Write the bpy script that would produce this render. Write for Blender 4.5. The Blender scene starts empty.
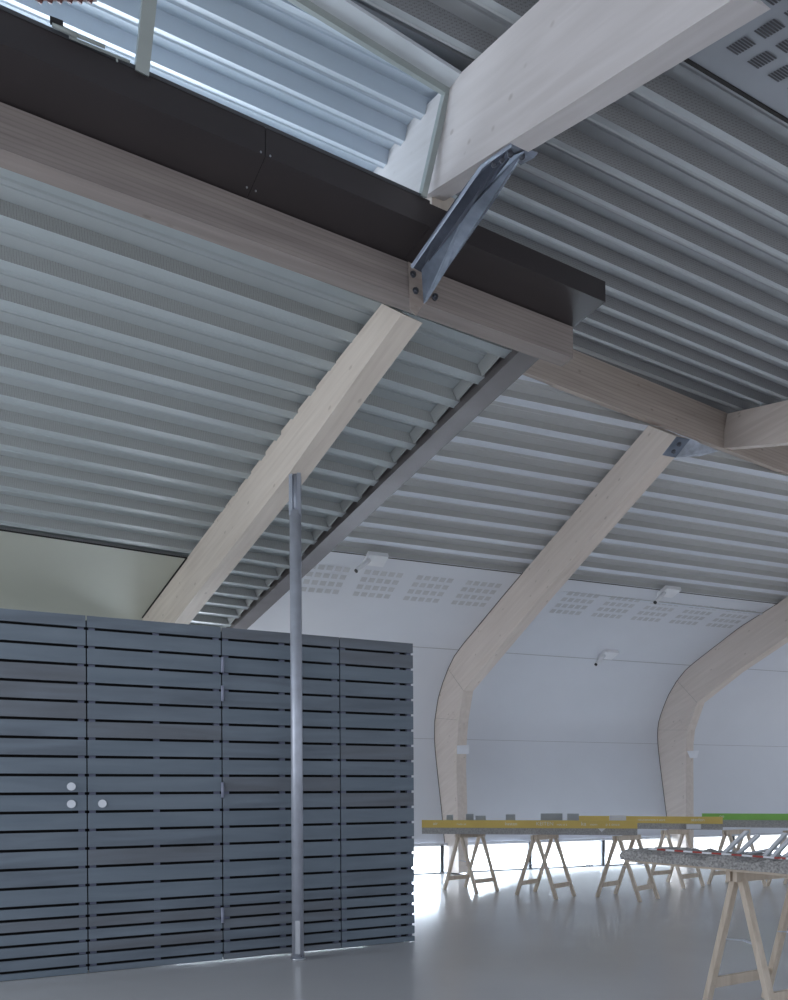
import bpy, bmesh, math, random
from mathutils import Vector, Matrix
random.seed(7)
C = bpy.context.scene.collection
V = Vector
# ------------------------------------------------------------------ survey helpers
F_PX, CX, CY, EYE, ROLL = 740.0, 394.0, 792.0, 1.2, 0.006
CAM = V((0, 0, EYE))
def ray(x, y):
    dx, dy = x-CX, y-CY
    return V(((dx-ROLL*dy)/F_PX, 1.0, -(dy+ROLL*dx)/F_PX))
def at(x, y, d): return CAM + ray(x, y)*d                  # a sight line at a known distance
class Plane:
    def __init__(s, p, n): s.p = V(p); s.n = V(n).normalized()
    def hit(s, x, y):
        r = ray(x, y); return CAM + r*((s.p-CAM).dot(s.n)/r.dot(s.n))
    def z(s, X, Y): return s.p.z - ((X-s.p.x)*s.n.x+(Y-s.p.y)*s.n.y)/s.n.z
def plane3(a, b, c):
    n = (b-a).cross(c-a)
    if n.z < 0: n = -n
    return Plane(a, n)
def vplane(p, d): return Plane(p, V((d.y, -d.x, 0)))       # upright plane through p along d
FLOOR = Plane((0,0,0), (0,0,1))
UP = V((0,0,1))
# ------------------------------------------------------------------ materials
def nt(name):
    m = bpy.data.materials.new(name); m.use_nodes = True
    t = m.node_tree; b = t.nodes['Principled BSDF']; return m, t, b
def mat(name, col, rough=.5, metal=0, spec=.5, var=.06, scale=6, bump=0, emit=None):
    m, t, b = nt(name)
    b.inputs['Roughness'].default_value = rough; b.inputs['Metallic'].default_value = metal
    b.inputs['Specular IOR Level'].default_value = spec
    tc = t.nodes.new('ShaderNodeTexCoord'); nz = t.nodes.new('ShaderNodeTexNoise')
    nz.inputs['Scale'].default_value = scale; nz.inputs['Detail'].default_value = 5
    t.links.new(tc.outputs['Object'], nz.inputs['Vector'])
    r = t.nodes.new('ShaderNodeValToRGB')
    r.color_ramp.elements[0].position = .3; r.color_ramp.elements[1].position = .7
    r.color_ramp.elements[0].color = tuple(c*(1-var) for c in col)+(1,)
    r.color_ramp.elements[1].color = tuple(min(1,c*(1+var)) for c in col)+(1,)
    t.links.new(nz.outputs['Fac'], r.inputs[0]); t.links.new(r.outputs[0], b.inputs['Base Color'])
    if bump:
        bp = t.nodes.new('ShaderNodeBump'); bp.inputs['Strength'].default_value = bump; bp.inputs['Distance'].default_value = .01
        t.links.new(nz.outputs['Fac'], bp.inputs['Height']); t.links.new(bp.outputs[0], b.inputs['Normal'])
    return m
def wood(name, direction, c1, c2, rough=.6, stretch=14., knots=True, lam=0):
    """grain running along a direction, with knots and optional glue lines"""
    m, t, b = nt(name); b.inputs['Roughness'].default_value = rough; b.inputs['Specular IOR Level'].default_value = .3
    tc = t.nodes.new('ShaderNodeTexCoord'); mp = t.nodes.new('ShaderNodeMapping')
    q = V(direction).to_track_quat('X', 'Z').inverted()
    mp.inputs['Rotation'].default_value = q.to_euler()
    t.links.new(tc.outputs['Object'], mp.inputs['Vector'])
    m2 = t.nodes.new('ShaderNodeMapping'); m2.inputs['Scale'].default_value = (.6, stretch, stretch)
    t.links.new(mp.outputs[0], m2.inputs['Vector'])
    nz = t.nodes.new('ShaderNodeTexNoise'); nz.inputs['Scale'].default_value = 2.2; nz.inputs['Detail'].default_value = 7; nz.inputs['Distortion'].default_value = .4
    t.links.new(m2.outputs[0], nz.inputs['Vector'])
    r = t.nodes.new('ShaderNodeValToRGB'); r.color_ramp.elements[0].position = .32; r.color_ramp.elements[1].position = .68
    r.color_ramp.elements[0].color = c1+(1,); r.color_ramp.elements[1].color = c2+(1,)
    t.links.new(nz.outputs['Fac'], r.inputs[0]); last = r.outputs[0]
    if knots:
        m3 = t.nodes.new('ShaderNodeMapping'); m3.inputs['Scale'].default_value = (5, 9, 9); t.links.new(mp.outputs[0], m3.inputs['Vector'])
        vo = t.nodes.new('ShaderNodeTexVoronoi'); vo.inputs['Scale'].default_value = 1.0; t.links.new(m3.outputs[0], vo.inputs['Vector'])
        kr = t.nodes.new('ShaderNodeValToRGB'); kr.color_ramp.elements[0].position = .06; kr.color_ramp.elements[1].position = .13
        kr.color_ramp.elements[0].color = (.45,.40,.36,1); kr.color_ramp.elements[1].color = (1,1,1,1)
        t.links.new(vo.outputs['Distance'], kr.inputs[0])
        mx = t.nodes.new('ShaderNodeMixRGB'); mx.blend_type = 'MULTIPLY'; mx.inputs[0].default_value = .42
        t.links.new(last, mx.inputs[1]); t.links.new(kr.outputs[0], mx.inputs[2]); last = mx.outputs[0]
    if lam:
        wv = t.nodes.new('ShaderNodeTexWave'); wv.bands_direction = 'Z'; wv.inputs['Scale'].default_value = lam; wv.inputs['Distortion'].default_value = .15
        t.links.new(mp.outputs[0], wv.inputs['Vector'])
        lr = t.nodes.new('ShaderNodeValToRGB'); lr.color_ramp.elements[0].color = (.80,.78,.77,1); lr.color_ramp.elements[1].position = .35; lr.color_ramp.elements[1].color = (1,1,1,1)
        t.links.new(wv.outputs['Color'], lr.inputs[0])
        mx = t.nodes.new('ShaderNodeMixRGB'); mx.blend_type = 'MULTIPLY'; mx.inputs[0].default_value = .6
        t.links.new(last, mx.inputs[1]); t.links.new(lr.outputs[0], mx.inputs[2]); last = mx.outputs[0]
    t.links.new(last, b.inputs['Base Color'])
    return m
def perforated(name, col, hole, sc=70., rough=.5):
    """painted sheet with fine rows of round holes"""
    m, t, b = nt(name); b.inputs['Roughness'].default_value = rough
    tc = t.nodes.new('ShaderNodeTexCoord'); vo = t.nodes.new('ShaderNodeTexVoronoi')
    vo.inputs['Scale'].default_value = sc; vo.inputs['Randomness'].default_value = .15
    t.links.new(tc.outputs['Object'], vo.inputs['Vector'])
    r = t.nodes.new('ShaderNodeValToRGB'); r.color_ramp.elements[0].position = .25; r.color_ramp.elements[1].position = .42
    r.color_ramp.elements[0].color = hole+(1,); r.color_ramp.elements[1].color = col+(1,)
    t.links.new(vo.outputs['Distance'], r.inputs[0]); t.links.new(r.outputs[0], b.inputs['Base Color'])
    return m
def glass(name):
    m = bpy.data.materials.new(name); m.use_nodes = True; t = m.node_tree; t.nodes.clear()
    o = t.nodes.new('ShaderNodeOutputMaterial'); tr = t.nodes.new('ShaderNodeBsdfTransparent'); gl = t.nodes.new('ShaderNodeBsdfGlossy')
    gl.inputs['Roughness'].default_value = .02; tr.inputs[0].default_value = (.93,.97,.97,1)
    fr = t.nodes.new('ShaderNodeFresnel'); fr.inputs['IOR'].default_value = 1.25
    mx = t.nodes.new('ShaderNodeMixShader'); t.links.new(fr.outputs[0], mx.inputs[0]); t.links.new(tr.outputs[0], mx.inputs[1]); t.links.new(gl.outputs[0], mx.inputs[2])
    t.links.new(mx.outputs[0], o.inputs[0]); return m

M_floor = mat('resin_floor', (.53,.525,.53), rough=.19, spec=.55, var=.03, scale=1.2)
M_plaster = mat('white_plaster', (.70,.72,.77), rough=.6, var=.015, scale=2)
M_cream = mat('cream_panel', (.52,.54,.48), rough=.7, spec=.2, var=.02, scale=2)
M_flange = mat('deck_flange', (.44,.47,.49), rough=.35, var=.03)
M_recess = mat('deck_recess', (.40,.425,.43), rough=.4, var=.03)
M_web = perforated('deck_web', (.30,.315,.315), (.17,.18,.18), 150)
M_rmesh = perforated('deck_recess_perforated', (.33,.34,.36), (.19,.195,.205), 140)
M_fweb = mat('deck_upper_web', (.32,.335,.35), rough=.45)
M_lflange = mat('right_deck_flange', (.66,.70,.77), rough=.28, var=.02)  # right deck set: lighter base colours carry the stronger light in this bay
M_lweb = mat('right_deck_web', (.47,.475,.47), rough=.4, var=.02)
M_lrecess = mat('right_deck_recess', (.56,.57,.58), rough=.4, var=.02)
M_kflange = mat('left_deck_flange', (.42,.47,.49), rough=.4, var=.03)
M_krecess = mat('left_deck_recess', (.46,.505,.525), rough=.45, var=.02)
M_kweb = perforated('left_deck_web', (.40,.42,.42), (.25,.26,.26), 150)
M_fmesh = perforated('front_deck_web', (.22,.23,.245), (.13,.135,.145), 130)  # front deck set: the dimmer light there is put into darker base colours
M_hinge = mat('painted_hinge', (.30,.32,.42), rough=.4)
M_dark = mat('dark_brown_cladding', (.044,.037,.039), rough=.38, var=.06, scale=3)
M_gapline = mat('lining_gap', (.10,.095,.09), rough=.8)
M_darkline = mat('shadow_gap', (.015,.014,.014), rough=.8)
M_fascia = mat('grey_channel', (.22,.205,.21), rough=.33, metal=.35, var=.10, scale=4)
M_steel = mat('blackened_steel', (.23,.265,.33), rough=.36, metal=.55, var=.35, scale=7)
M_bolt = mat('bolt_steel', (.16,.17,.20), rough=.4, metal=.8)
M_galv = mat('galvanised_steel', (.55,.58,.66), rough=.42, metal=.45, var=.10, scale=9)
M_gplate = mat('galvanised_plate', (.50,.54,.62), rough=.45, metal=.5, var=.22, scale=14)
M_alu = mat('pale_painted_aluminium', (.36,.40,.39), rough=.4)
M_stainless = mat('stainless', (.62,.64,.68), rough=.3, metal=.9)
M_whitebox = mat('white_plastic', (.80,.81,.84), rough=.4)
M_black = mat('black_plastic', (.02,.02,.022), rough=.5)
M_paper = mat('white_paper', (.82,.83,.88), rough=.7)
M_yellow = mat('ochre_strip', (.78,.57,.16), rough=.5, var=.08, scale=3)
M_green = mat('green_strip', (.25,.55,.11), rough=.5, var=.08, scale=3)
M_letter = mat('white_lettering', (.85,.82,.70), rough=.6)
M_slab = mat('grey_model_base', (.42,.41,.41), rough=.9, var=.22, scale=60, bump=.6)
M_gravel = mat('rough_concrete', (.40,.385,.375), rough=.95, var=.45, scale=85, bump=1.0)
M_block = mat('translucent_grey_block', (.42,.45,.48), rough=.4)
M_red = mat('red_band', (.36,.05,.04), rough=.6)
M_white = mat('white_card', (.80,.81,.85), rough=.6)
M_frame = mat('dark_window_frame', (.05,.055,.065), rough=.45)
M_hole = mat('acoustic_hole', (.56,.565,.585), rough=.9)
M_slot = mat('acoustic_slot', (.09,.09,.10), rough=.9)
M_redbrown = mat('red_brown_peg', (.16,.06,.055), rough=.5)
M_pink = mat('pale_pink_rail', (.55,.45,.48), rough=.5)
M_pebble = mat('outside_paving', (.80,.82,.84), rough=.8, var=.1, scale=2)
M_glass = glass('clear_glass')
# ------------------------------------------------------------------ object helpers
def link(o, parent=None):
    C.objects.link(o)
    if parent: o.parent = parent
    return o
def tag(o, label=None, cat=None, group=None, kind=None):
    for k, v in (('label',label),('category',cat),('group',group),('kind',kind)):
        if v: o[k] = v
    return o
def thing(name, label, cat, loc=(0,0,0), rz=0, group=None):
    o = bpy.data.objects.new(name, None); o.empty_display_size = .1; link(o)
    o.location = loc; o.rotation_euler.z = rz
    return tag(o, label, cat, group)
def obj(name, bm, mats, parent=None, world=True, origin=None, smooth=False):
    """one mesh object; bm holds world coordinates unless world=False (then parent coordinates)"""
    bmesh.ops.recalc_face_normals(bm, faces=bm.faces[:])
    me = bpy.data.meshes.new(name)
    base = V((0,0,0))
    if world:
        base = V(parent.location) if parent else V(origin) if origin is not None else V((0,0,0))
        if parent and parent.parent: base = base + V(parent.parent.location)
        bmesh.ops.translate(bm, verts=bm.verts[:], vec=-base)
    if smooth:
        for f in bm.faces: f.smooth = True
    bm.to_mesh(me); bm.free()
    for m in (mats if isinstance(mats, (list,tuple)) else [mats]): me.materials.append(m)
    o = bpy.data.objects.new(name, me); link(o, parent)
    if world and not parent: o.location = base
    return o
def B(): return bmesh.new()
def prism(bm, poly, ext, mi=0):
    a = [bm.verts.new(p) for p in poly]; b = [bm.verts.new(V(p)+V(ext)) for p in poly]
    fs = [bm.faces.new(a), bm.faces.new(b[::-1])]
    n = len(a)
    for i in range(n): fs.append(bm.faces.new((a[i], b[i], b[(i+1)%n], a[(i+1)%n])))
    for f in fs: f.material_index = mi
    return fs
def box(bm, o, ax, ay, az, mi=0):
    """box from corner o with edge vectors"""
    o, ax, ay, az = V(o), V(ax), V(ay), V(az)
    return prism(bm, [o, o+ax, o+ax+ay, o+ay], az, mi)
def bar(bm, a, b, w, t, up=UP, mi=0):
    a, b = V(a), V(b); d = (b-a).normalized(); s = d.cross(V(up))
    if s.length < 1e-4: s = d.cross(V((1,0,0)))
    s.normalize(); u = s.cross(d).normalized()
    return prism(bm, [a-s*w/2-u*t/2, a+s*w/2-u*t/2, a+s*w/2+u*t/2, a-s*w/2+u*t/2], b-a, mi)
def tube(bm, a, b, r, seg=20, mi=0, r2=None):
    a, b = V(a), V(b); d = (b-a).normalized(); s = d.orthogonal().normalized(); u = d.cross(s)
    r2 = r if r2 is None else r2
    A = [bm.verts.new(a+(s*math.cos(k*2*math.pi/seg)+u*math.sin(k*2*math.pi/seg))*r) for k in range(seg)]
    D = [bm.verts.new(b+(s*math.cos(k*2*math.pi/seg)+u*math.sin(k*2*math.pi/seg))*r2) for k in range(seg)]
    fs = [bm.faces.new(A[::-1]), bm.faces.new(D)]
    for k in range(seg):
        f = bm.faces.new((A[k], A[(k+1)%seg], D[(k+1)%seg], D[k])); f.smooth = True; fs.append(f)
    for f in fs: f.material_index = mi
def quad(bm, pts, mi=0):
    f = bm.faces.new([bm.verts.new(p) for p in pts]); f.material_index = mi; return f
def bolt(bm, p, n, r=.016, h=.014):
    n = V(n).normalized(); tube(bm, V(p)-n*.006, V(p)+n*.004, r*1.35, 16); tube(bm, V(p), V(p)+n*h, r, 6)
def struct(name, bm, m, parent=None, smooth=False):
    o = obj(name, bm, m, parent, smooth=smooth)
    if not parent: o['kind'] = 'structure'
    return o
# ------------------------------------------------------------------ ground planes
bm = B(); quad(bm, [(-9,-4,0),(14,-4,0),(14,17.0,0),(-9,17.0,0)]); 
B2 = FLOOR.hit(447, 873); B3 = FLOOR.hit(671, 862.5)
W3 = (B3-B2); SP = W3.length; w = W3.normalized()              # along the back wall
u = V(((60-CX)/F_PX, 1, 0)).normalized()                       # across the hall, away from the camera
wn = V((-w.y, w.x, 0))                                         # outward from the back wall
bmesh.ops.bisect_plane(bm, geom=bm.verts[:]+bm.edges[:]+bm.faces[:], plane_co=B2+wn*.02, plane_no=wn, clear_outer=True)
struct('floor', bm, M_floor)
bm = B(); o = B2 + wn*.03 + V((0,0,-.03))
quad(bm, [o-w*14, o+w*16, o+w*16+wn*14, o-w*14+wn*14]); g = struct('ground_outside', bm, M_pebble)
# ------------------------------------------------------------------ arches and the curved back wall
VP2, VP3 = vplane(B2, u), vplane(B3, u)
out2 = [(447,873),(445,845),(441.9,811.4),(438,775.8),(435.5,752),(434.6,738),(434.8,722),(438,699.6),(442.5,684),(448.2,669),(454.5,656),(463.5,643.8),(478,626.5),(501.5,598),(523,572.7)]
in2 = [(458.6,873),(458.4,845),(457.5,800),(456.6,768),(457,745),(458.6,722),(463.5,690.7),(539.3,599),(600,527.5),(662.4,454.6)]
top2 = [(676.4,436.5),(648.5,425.4)]
out3 = [(671,862.5),(669,838),(666.7,816.4),(663.4,790),(660.3,765.7),(658,745),(657.5,732),(658.8,722),(661.6,712.3),(668,696),(677,680.6),(686,669.5),(697,660.3),(740,627),(778.4,603)]
in3 = [(686.5,862),(686.3,838),(686,790),(685.8,765),(686,745),(687.5,730),(697,702.6),(735,672),(788,636),(880,574)]
p2 = [VP2.hit(*p) for p in out2]; p3 = [VP3.hit(*p) for p in out3]
T2 = VP2.hit(648.5, 425.4); J2, J3 = p2[-1], p3[-1]
PL = plane3(J2, T2, J3)                                        # back roof, right part
rib_r = (J3-J2).normalized()
def resample(pts, n, start=1):
    pts = pts[start:]; L = [0]
    for a, b in zip(pts, pts[1:]): L.append(L[-1]+(b-a).length)
    res = []
    for k in range(n):
        s = L[-1]*k/(n-1); i = max(j for j in range(len(pts)) if L[j] <= s+1e-9); i = min(i, len(pts)-2)
        res.append(pts[i].lerp(pts[i+1], (s-L[i])/(L[i+1]-L[i])))
    return res
NW = 40
r2, r3 = resample(p2, NW), resample(p3, NW)
TB = .15
arch_specs = []
def arch(poly, label):
    bm = B(); prism(bm, poly, w*TB)
    base = poly[0].copy(); base.z = 0
    t = thing('glulam_arch', label, 'wooden arch', base, 0, 'curved glulam arches along the back wall')
    obj('timber', bm, wood('bleached_arch_wood', T2-J2, (.67,.585,.525), (.75,.665,.605), stretch=9), t)
    return t
a2 = arch(p2 + [VP2.hit(648.5,425.4), VP2.hit(676.4,436.5)] + [VP2.hit(*p) for p in in2[::-1]], 'pale curved timber arch standing left of the other one along the white wall')
p3t = [p3[-1], p3[-1]+(T2-J2)*.55]; 
a3 = arch(p3 + [p3t[1]] + [VP3.hit(*p) for p in in3[::-1]], 'pale curved timber arch standing right of the other one, cut by the frame edge')
# joint seams cut across the arches
def seam(plane, pts, parent, off):
    bm = B()
    q = [plane.hit(*p) for p in pts]
    for a, b in zip(q, q[1:]): bar(bm, a-off*.001, b-off*.001, .004, .003)
    obj('joint_line', bm, mat('joint_line', (.35,.30,.26)), parent)
seam(VP2, [(448.2,669),(463.5,690.7)], a2, w); seam(VP2, [(434.8,718),(457.5,720)], a2, w)
seam(VP3, [(677.5,681),(697,702.6)], a3, w); seam(VP3, [(657.6,730),(687,730)], a3, w)
# the wall sheet, lofted between the two arches and on both sides of them
def wall_pt(k, t): return r2[k] + (r3[k]-r2[k])*t
TL = -.8
t_cols = [TL, 0, 1, 2.4]
kz = [k for k in range(NW)]
def seam_index(px, plane):
    q = plane.hit(*px); return min(range(NW), key=lambda k: (r2[k]-q).length if plane is VP2 else (r3[k]-q).length)
bm = B()
vs = [[bm.verts.new(wall_pt(k, t)) for t in t_cols] for k in range(NW)]
for k in range(NW-1):
    for j in range(len(t_cols)-1):
        bm.faces.new((vs[k][j], vs[k][j+1], vs[k+1][j+1], vs[k+1][j]))
struct('wall_back', bm, M_plaster, smooth=True)
# seams in the wall lining
def wall_surf(s, t):
    s = max(0, min(1, s))*(NW-1); i = min(int(s), NW-2)
    return wall_pt(i, t).lerp(wall_pt(i+1, t), s-i)
def wall_n(s, t):
    a = wall_surf(s+.01, t)-wall_surf(s-.01, t); n = a.cross(W3).normalized()
    return n if n.dot(CAM-wall_surf(s,t)) > 0 else -n
def find_s(px, pl, t):
    q = pl.hit(*px); return min((i/400 for i in range(401)), key=lambda s: (wall_surf(s, t)-q).length)
s_up = find_s((457,642), VP2, 0); s_lo = find_s((434.7,739), VP2, 0)
bm = B()
for s, wd in ((s_up, .012), (s_lo, .006)):
    n = wall_n(s, .5)
    for ta, tb in ((TL,-.004),(.042,1-.004),(1.042,2.4)):
        bar(bm, wall_surf(s,ta)+n*.001, wall_surf(s,tb)+n*.001, wd, .004, up=n)
struct('trim_1', bm, mat('lining_joint', (.42,.42,.44)))
# shadow gap between lining and steel deck, and along the arches
bm = B()
for ta, tb in ((TL,-.004),(.042,1-.004),(1.042,2.4)):
    n = wall_n(.985, .5)
    bar(bm, wall_surf(.997,ta)+n*.004, wall_surf(.997,tb)+n*.004, .008, .008, up=n)
for pts in (r2, r3):
    for a, b in zip(pts, pts[1:]): bar(bm, a-w*.005, b-w*.005, .008, .010)
struct('trim_2', bm, M_gapline)
# groups of square acoustic holes below the deck
bm = B()
S0, S1 = .845, .955
for bay in range(-1, 3):
    for gcol in range(6 if bay >= 0 else 7):
        gx = (gcol+.62)/6.2
        for a in range(5):
            for c in range(4):
                t = bay + gx + (a-2)*.0245
                if t < TL+.03 or (-.01 < t < .05) or (.99 < t < 1.05) or t > 2.3: continue
                s = S0 + (S1-S0)*(c+.5)/4
                p = wall_surf(s, t); n = wall_n(s, t); e = rib_r*.036; f = (wall_surf(s+.01,t)-wall_surf(s,t)).normalized()*.040
                q = p+n*.004
                quad(bm, [q-e-f, q+e-f, q+e+f, q-e+f])
o = struct('trim_3', bm, M_hole)
# ------------------------------------------------------------------ corrugated decks
def deck(name, pl, rdir, org, a0, a1, b0, b1, period, mats, clips, fl=.27, H=.29, sl=.04, flip=1):
    """trapezoidal sheet: rdir along the ribs, b counts ribs from org away from the camera"""
    e1 = rdir.normalized(); n = pl.n if pl.n.z > 0 else -pl.n
    e2 = n.cross(e1).normalized()
    if e2.dot(V((-.35,1,0))) < 0: e2 = -e2
    bm = B(); H = H*period
    prof = []   # (b, h, material of the strip that follows)
    k0, k1 = int(math.floor(b0/period))-1, int(math.ceil(b1/period))+1
    for k in range(k0, k1):
        s = k*period
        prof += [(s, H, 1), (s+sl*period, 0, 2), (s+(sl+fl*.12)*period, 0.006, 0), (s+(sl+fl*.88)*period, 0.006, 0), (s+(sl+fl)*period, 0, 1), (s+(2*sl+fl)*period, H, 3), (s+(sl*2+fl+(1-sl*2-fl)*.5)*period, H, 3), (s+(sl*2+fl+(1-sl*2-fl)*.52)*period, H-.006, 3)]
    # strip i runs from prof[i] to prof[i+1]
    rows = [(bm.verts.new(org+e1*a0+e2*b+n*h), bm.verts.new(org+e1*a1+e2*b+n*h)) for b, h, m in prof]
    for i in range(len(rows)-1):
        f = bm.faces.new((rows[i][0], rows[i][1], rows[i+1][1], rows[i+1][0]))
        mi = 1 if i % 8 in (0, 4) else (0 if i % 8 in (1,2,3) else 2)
        f.material_index = mi
    for co, no in clips:
        bmesh.ops.bisect_plane(bm, geom=bm.verts[:]+bm.edges[:]+bm.faces[:], plane_co=co, plane_no=no, clear_outer=True)
    return struct(name, bm, mats), e1, e2, n
def per(pl, rdir, pa, pb, count):
    a, b = pl.hit(*pa), pl.hit(*pb); e1 = rdir.normalized(); e2 = pl.n.cross(e1).normalized()
    return abs((b-a).dot(e2))/count
# ridge
Qb = PL.hit(640, 416.4); qd = (PL.hit(720.8,448.3)-PL.hit(560,387)).normalized()
qh = V((qd.x, qd.y, 0)).normalized()
VQ = vplane(Qb, qd); Qt = VQ.hit(640, 377); QH = Qt.z-Qb.z
qn = V((-qh.y, qh.x, 0))                                       # away from the camera
# back roof deck on the right
p_r = per(PL, rib_r, (500,415.2), (500,552.5), 7)
e2r = PL.n.cross(rib_r).normalized()
# front roof plane: through the ridge line and rising from the camera side
CLAD_D = 3.74
PB = at(449, 83.8, CLAD_D*.951)
vb = V((-.3865,1,0)); A_, B_, D_ = Qt, qd, PB
PF = plane3(Qt, Qt+qd, PB)
ra, rb = PF.hit(700,103), PF.hit(788,155)
rc, rd = PF.hit(688,255), PF.hit(788,301)
rib_f = ((rb-ra).normalized()+(rd-rc).normalized()).normalized()
p_f = per(PF, rib_f, (688,187), (688,366.6), 7)
edge = PF.hit(742, 85)
e2f = PF.n.cross(rib_f).normalized()
if e2f.y < 0: e2f = -e2f
b_edge = (edge-PF.hit(688,187)).dot(e2f)
# slotted acoustic panel nearer the camera
bm = B(); o = edge - PF.n*.02; down = -e2f
prism(bm, [o-rib_f*5, o+rib_f*5, o+rib_f*5+down*2.6, o-rib_f*5+down*2.6], PF.n*.04)
sp = struct('ceiling', bm, mat('grey_acoustic_board', (.31,.33,.365), rough=.6, var=.02))
bm = B()
PFs = Plane(edge-PF.n*.023, PF.n)
c0, c1, c2 = PFs.hit(741,46), PFs.hit(769.5,29), PFs.hit(762,60)
dA, dB = c1-c0, c2-c0
dAn, dBn = dA.normalized(), dB.normalized()
for i in range(0, 9):
    for j in range(-4, 9):
        q = c0 + dA*i + dB*j
        for k in range(-3, 4):
            p = q + dA*(k/9.5); hl = dB*.27; hw = dAn*.0042
            quad(bm, [p-hl-hw, p+hl-hw, p+hl+hw, p-hl+hw])
obj('slots', bm, M_slot, sp)
bm = B(); q = edge-PF.n*.015
bar(bm, q-rib_f*5+e2f*.006, q+rib_f*5+e2f*.006, .018, .02, up=PF.n); struct('trim_4', bm, M_darkline)
# ------------------------------------------------------------------ ridge purlin and rafters
def glulam(name, label, cat, poly, ext, direction, c1=(.46,.39,.345), c2=(.57,.50,.45), group=None, lam=0, stretch=10):
    bm = B(); prism(bm, poly, ext)
    base = sum(poly, V((0,0,0)))/len(poly); base.z = min(p.z for p in poly)
    t = thing(name, label, cat, base, 0, group)
    obj('timber', bm, wood('glulam', direction, c1, c2, lam=lam, stretch=stretch), t)
    return t
qa, qb = VQ.hit(506, 378), Qb+qd*4.0
q0 = Qb + qd*((qa-Qb).dot(qd))
poly = [q0, qb, qb+UP*QH, q0+UP*QH]
ridge = glulam('glulam_purlin', 'grey-brown timber ridge beam running right, behind the end of the other purlin', 'wooden beam', poly, qn*.05, qd, lam=9)
# front rafter meeting the ridge at the right edge
RJ = VQ.hit(724, 431); RJ = RJ + V((qn.x,qn.y,0))*-.002
VR = vplane(RJ, vb)
poly = [VR.hit(727.4,413.6), VR.hit(788,400), VR.hit(900,375), VR.hit(900,433.5), VR.hit(788,442.7), VR.hit(720.8,448.3)]
glulam('glulam_rafter', 'short pale timber rafter end meeting the ridge beam at the right edge', 'wooden beam', poly, w*.12, vb, (.60,.52,.47), (.70,.62,.57))
# big front beam across the top
VB = vplane(PB, vb)
def up_px(pts): return [VB.hit(*p) for p in pts]
topl = [(365,161.2),(449,83.8),(540,0),(640,-92)]
botl = [(740,-5.3),(588,92.6),(423.8,196.7),(365,234)]
BIGW = .105
big_poly = up_px(topl)+up_px(botl)
big = glulam('glulam_beam', 'big pale timber beam slanting across the top, above the steel strut', 'wooden beam', big_poly, w*BIGW, VB.hit(540,0)-VB.hit(449,83.8), (.58,.545,.54), (.66,.625,.625))
# ------------------------------------------------------------------ dark clad box and the left purlin
K1 = at(422, 197.8, CLAD_D)
ZK = Plane(K1, UP); K0 = ZK.hit(0, 9.5)
kd = (K1-K0).normalized(); kn = V((-kd.y, kd.x, 0))            # kn: away from the camera
VK = vplane(K1, kd)
zk1 = K1.z; zk0 = VK.hit(322.5, 181.5).z
Ke = VK.hit(605.4, 291); ke = V((Ke.x, Ke.y, 0))
ZS = Plane((0,0,zk0), UP)
S1p = ZS.hit(380, 250); VS = Plane(S1p, kn)                    # purlin front face
dep = (S1p-K1).dot(kn)
BACK = .08
ks = ke - kd*6.0
cl = thing('dark_fascia_box', 'long dark brown clad box running along the top edge of the left roof', 'cladding', ke - kd*3)
seam_p = VK.hit(265.2, 145); strut_p = VK.hit(429.5, 216)
ts = (V((seam_p.x,seam_p.y,0))-ke).dot(kd); tn = (V((strut_p.x,strut_p.y,0))-ke).dot(kd)
def clad_part(t0, t1, z1, front=0):
    bm = B(); a = ke+kd*t0 - kn*front; L = kd*(t1-t0)
    prism(bm, [V((a.x,a.y,zk0)), V((a.x,a.y,z1)), V((a.x,a.y,z1))+kn*(dep+BACK), V((a.x,a.y,zk0))+kn*(dep+BACK)], L)
    return obj('cladding_panel', bm, M_dark, cl)
clad_part(-6.0, ts-.002, zk1, .004); clad_part(ts+.002, tn, zk1, .004); clad_part(tn+.002, 0, zk1-.012, 0)
bm = B(); a = ke+kd*ts; box(bm, V((a.x,a.y,zk0+.001))+kd*-.004, kd*.008, kn*dep, V((0,0,zk1-zk0-.002)))
obj('joint_strip', bm, M_darkline, cl)
for s in (-.022, .022):
    a = ke+kd*(ts+s)
    bm = B(); tube(bm, V((a.x,a.y,zk0+.01))-kn*.004, V((a.x,a.y,zk0+.01))-kn*.007, .0045, 10); obj('screw', bm, M_stainless, cl)
    bm = B(); tube(bm, V((a.x,a.y,zk0))+kn*.20, V((a.x,a.y,zk0-.004))+kn*.20, .0045, 10); obj('screw', bm, M_stainless, cl)
# left purlin: glued laminated, below the clad box
Pe = VS.hit(573, 341); zp0 = VS.hit(574, 358.5).z
PEND = (Pe-ke).dot(kd); pe = ke + kd*PEND + kn*dep
PTH = .15
bm = B(); a = pe - kd*6.2
poly = [V((a.x,a.y,zp0)), V((a.x,a.y,zk0-.006)), V((pe.x,pe.y,zk0-.006)), V((pe.x,pe.y,zp0))]
PURL_TH = (Plane((0,0,zp0), UP).hit(564, 367.6)-pe).dot(kn)
PURL_TH = max(.09, min(.2, PURL_TH))
purl = glulam('glulam_purlin', 'grey-brown timber purlin under the dark clad box, carrying the left roof', 'wooden beam', poly, kn*PURL_TH, kd, (.265,.23,.22), (.36,.315,.295), lam=14)
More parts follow.
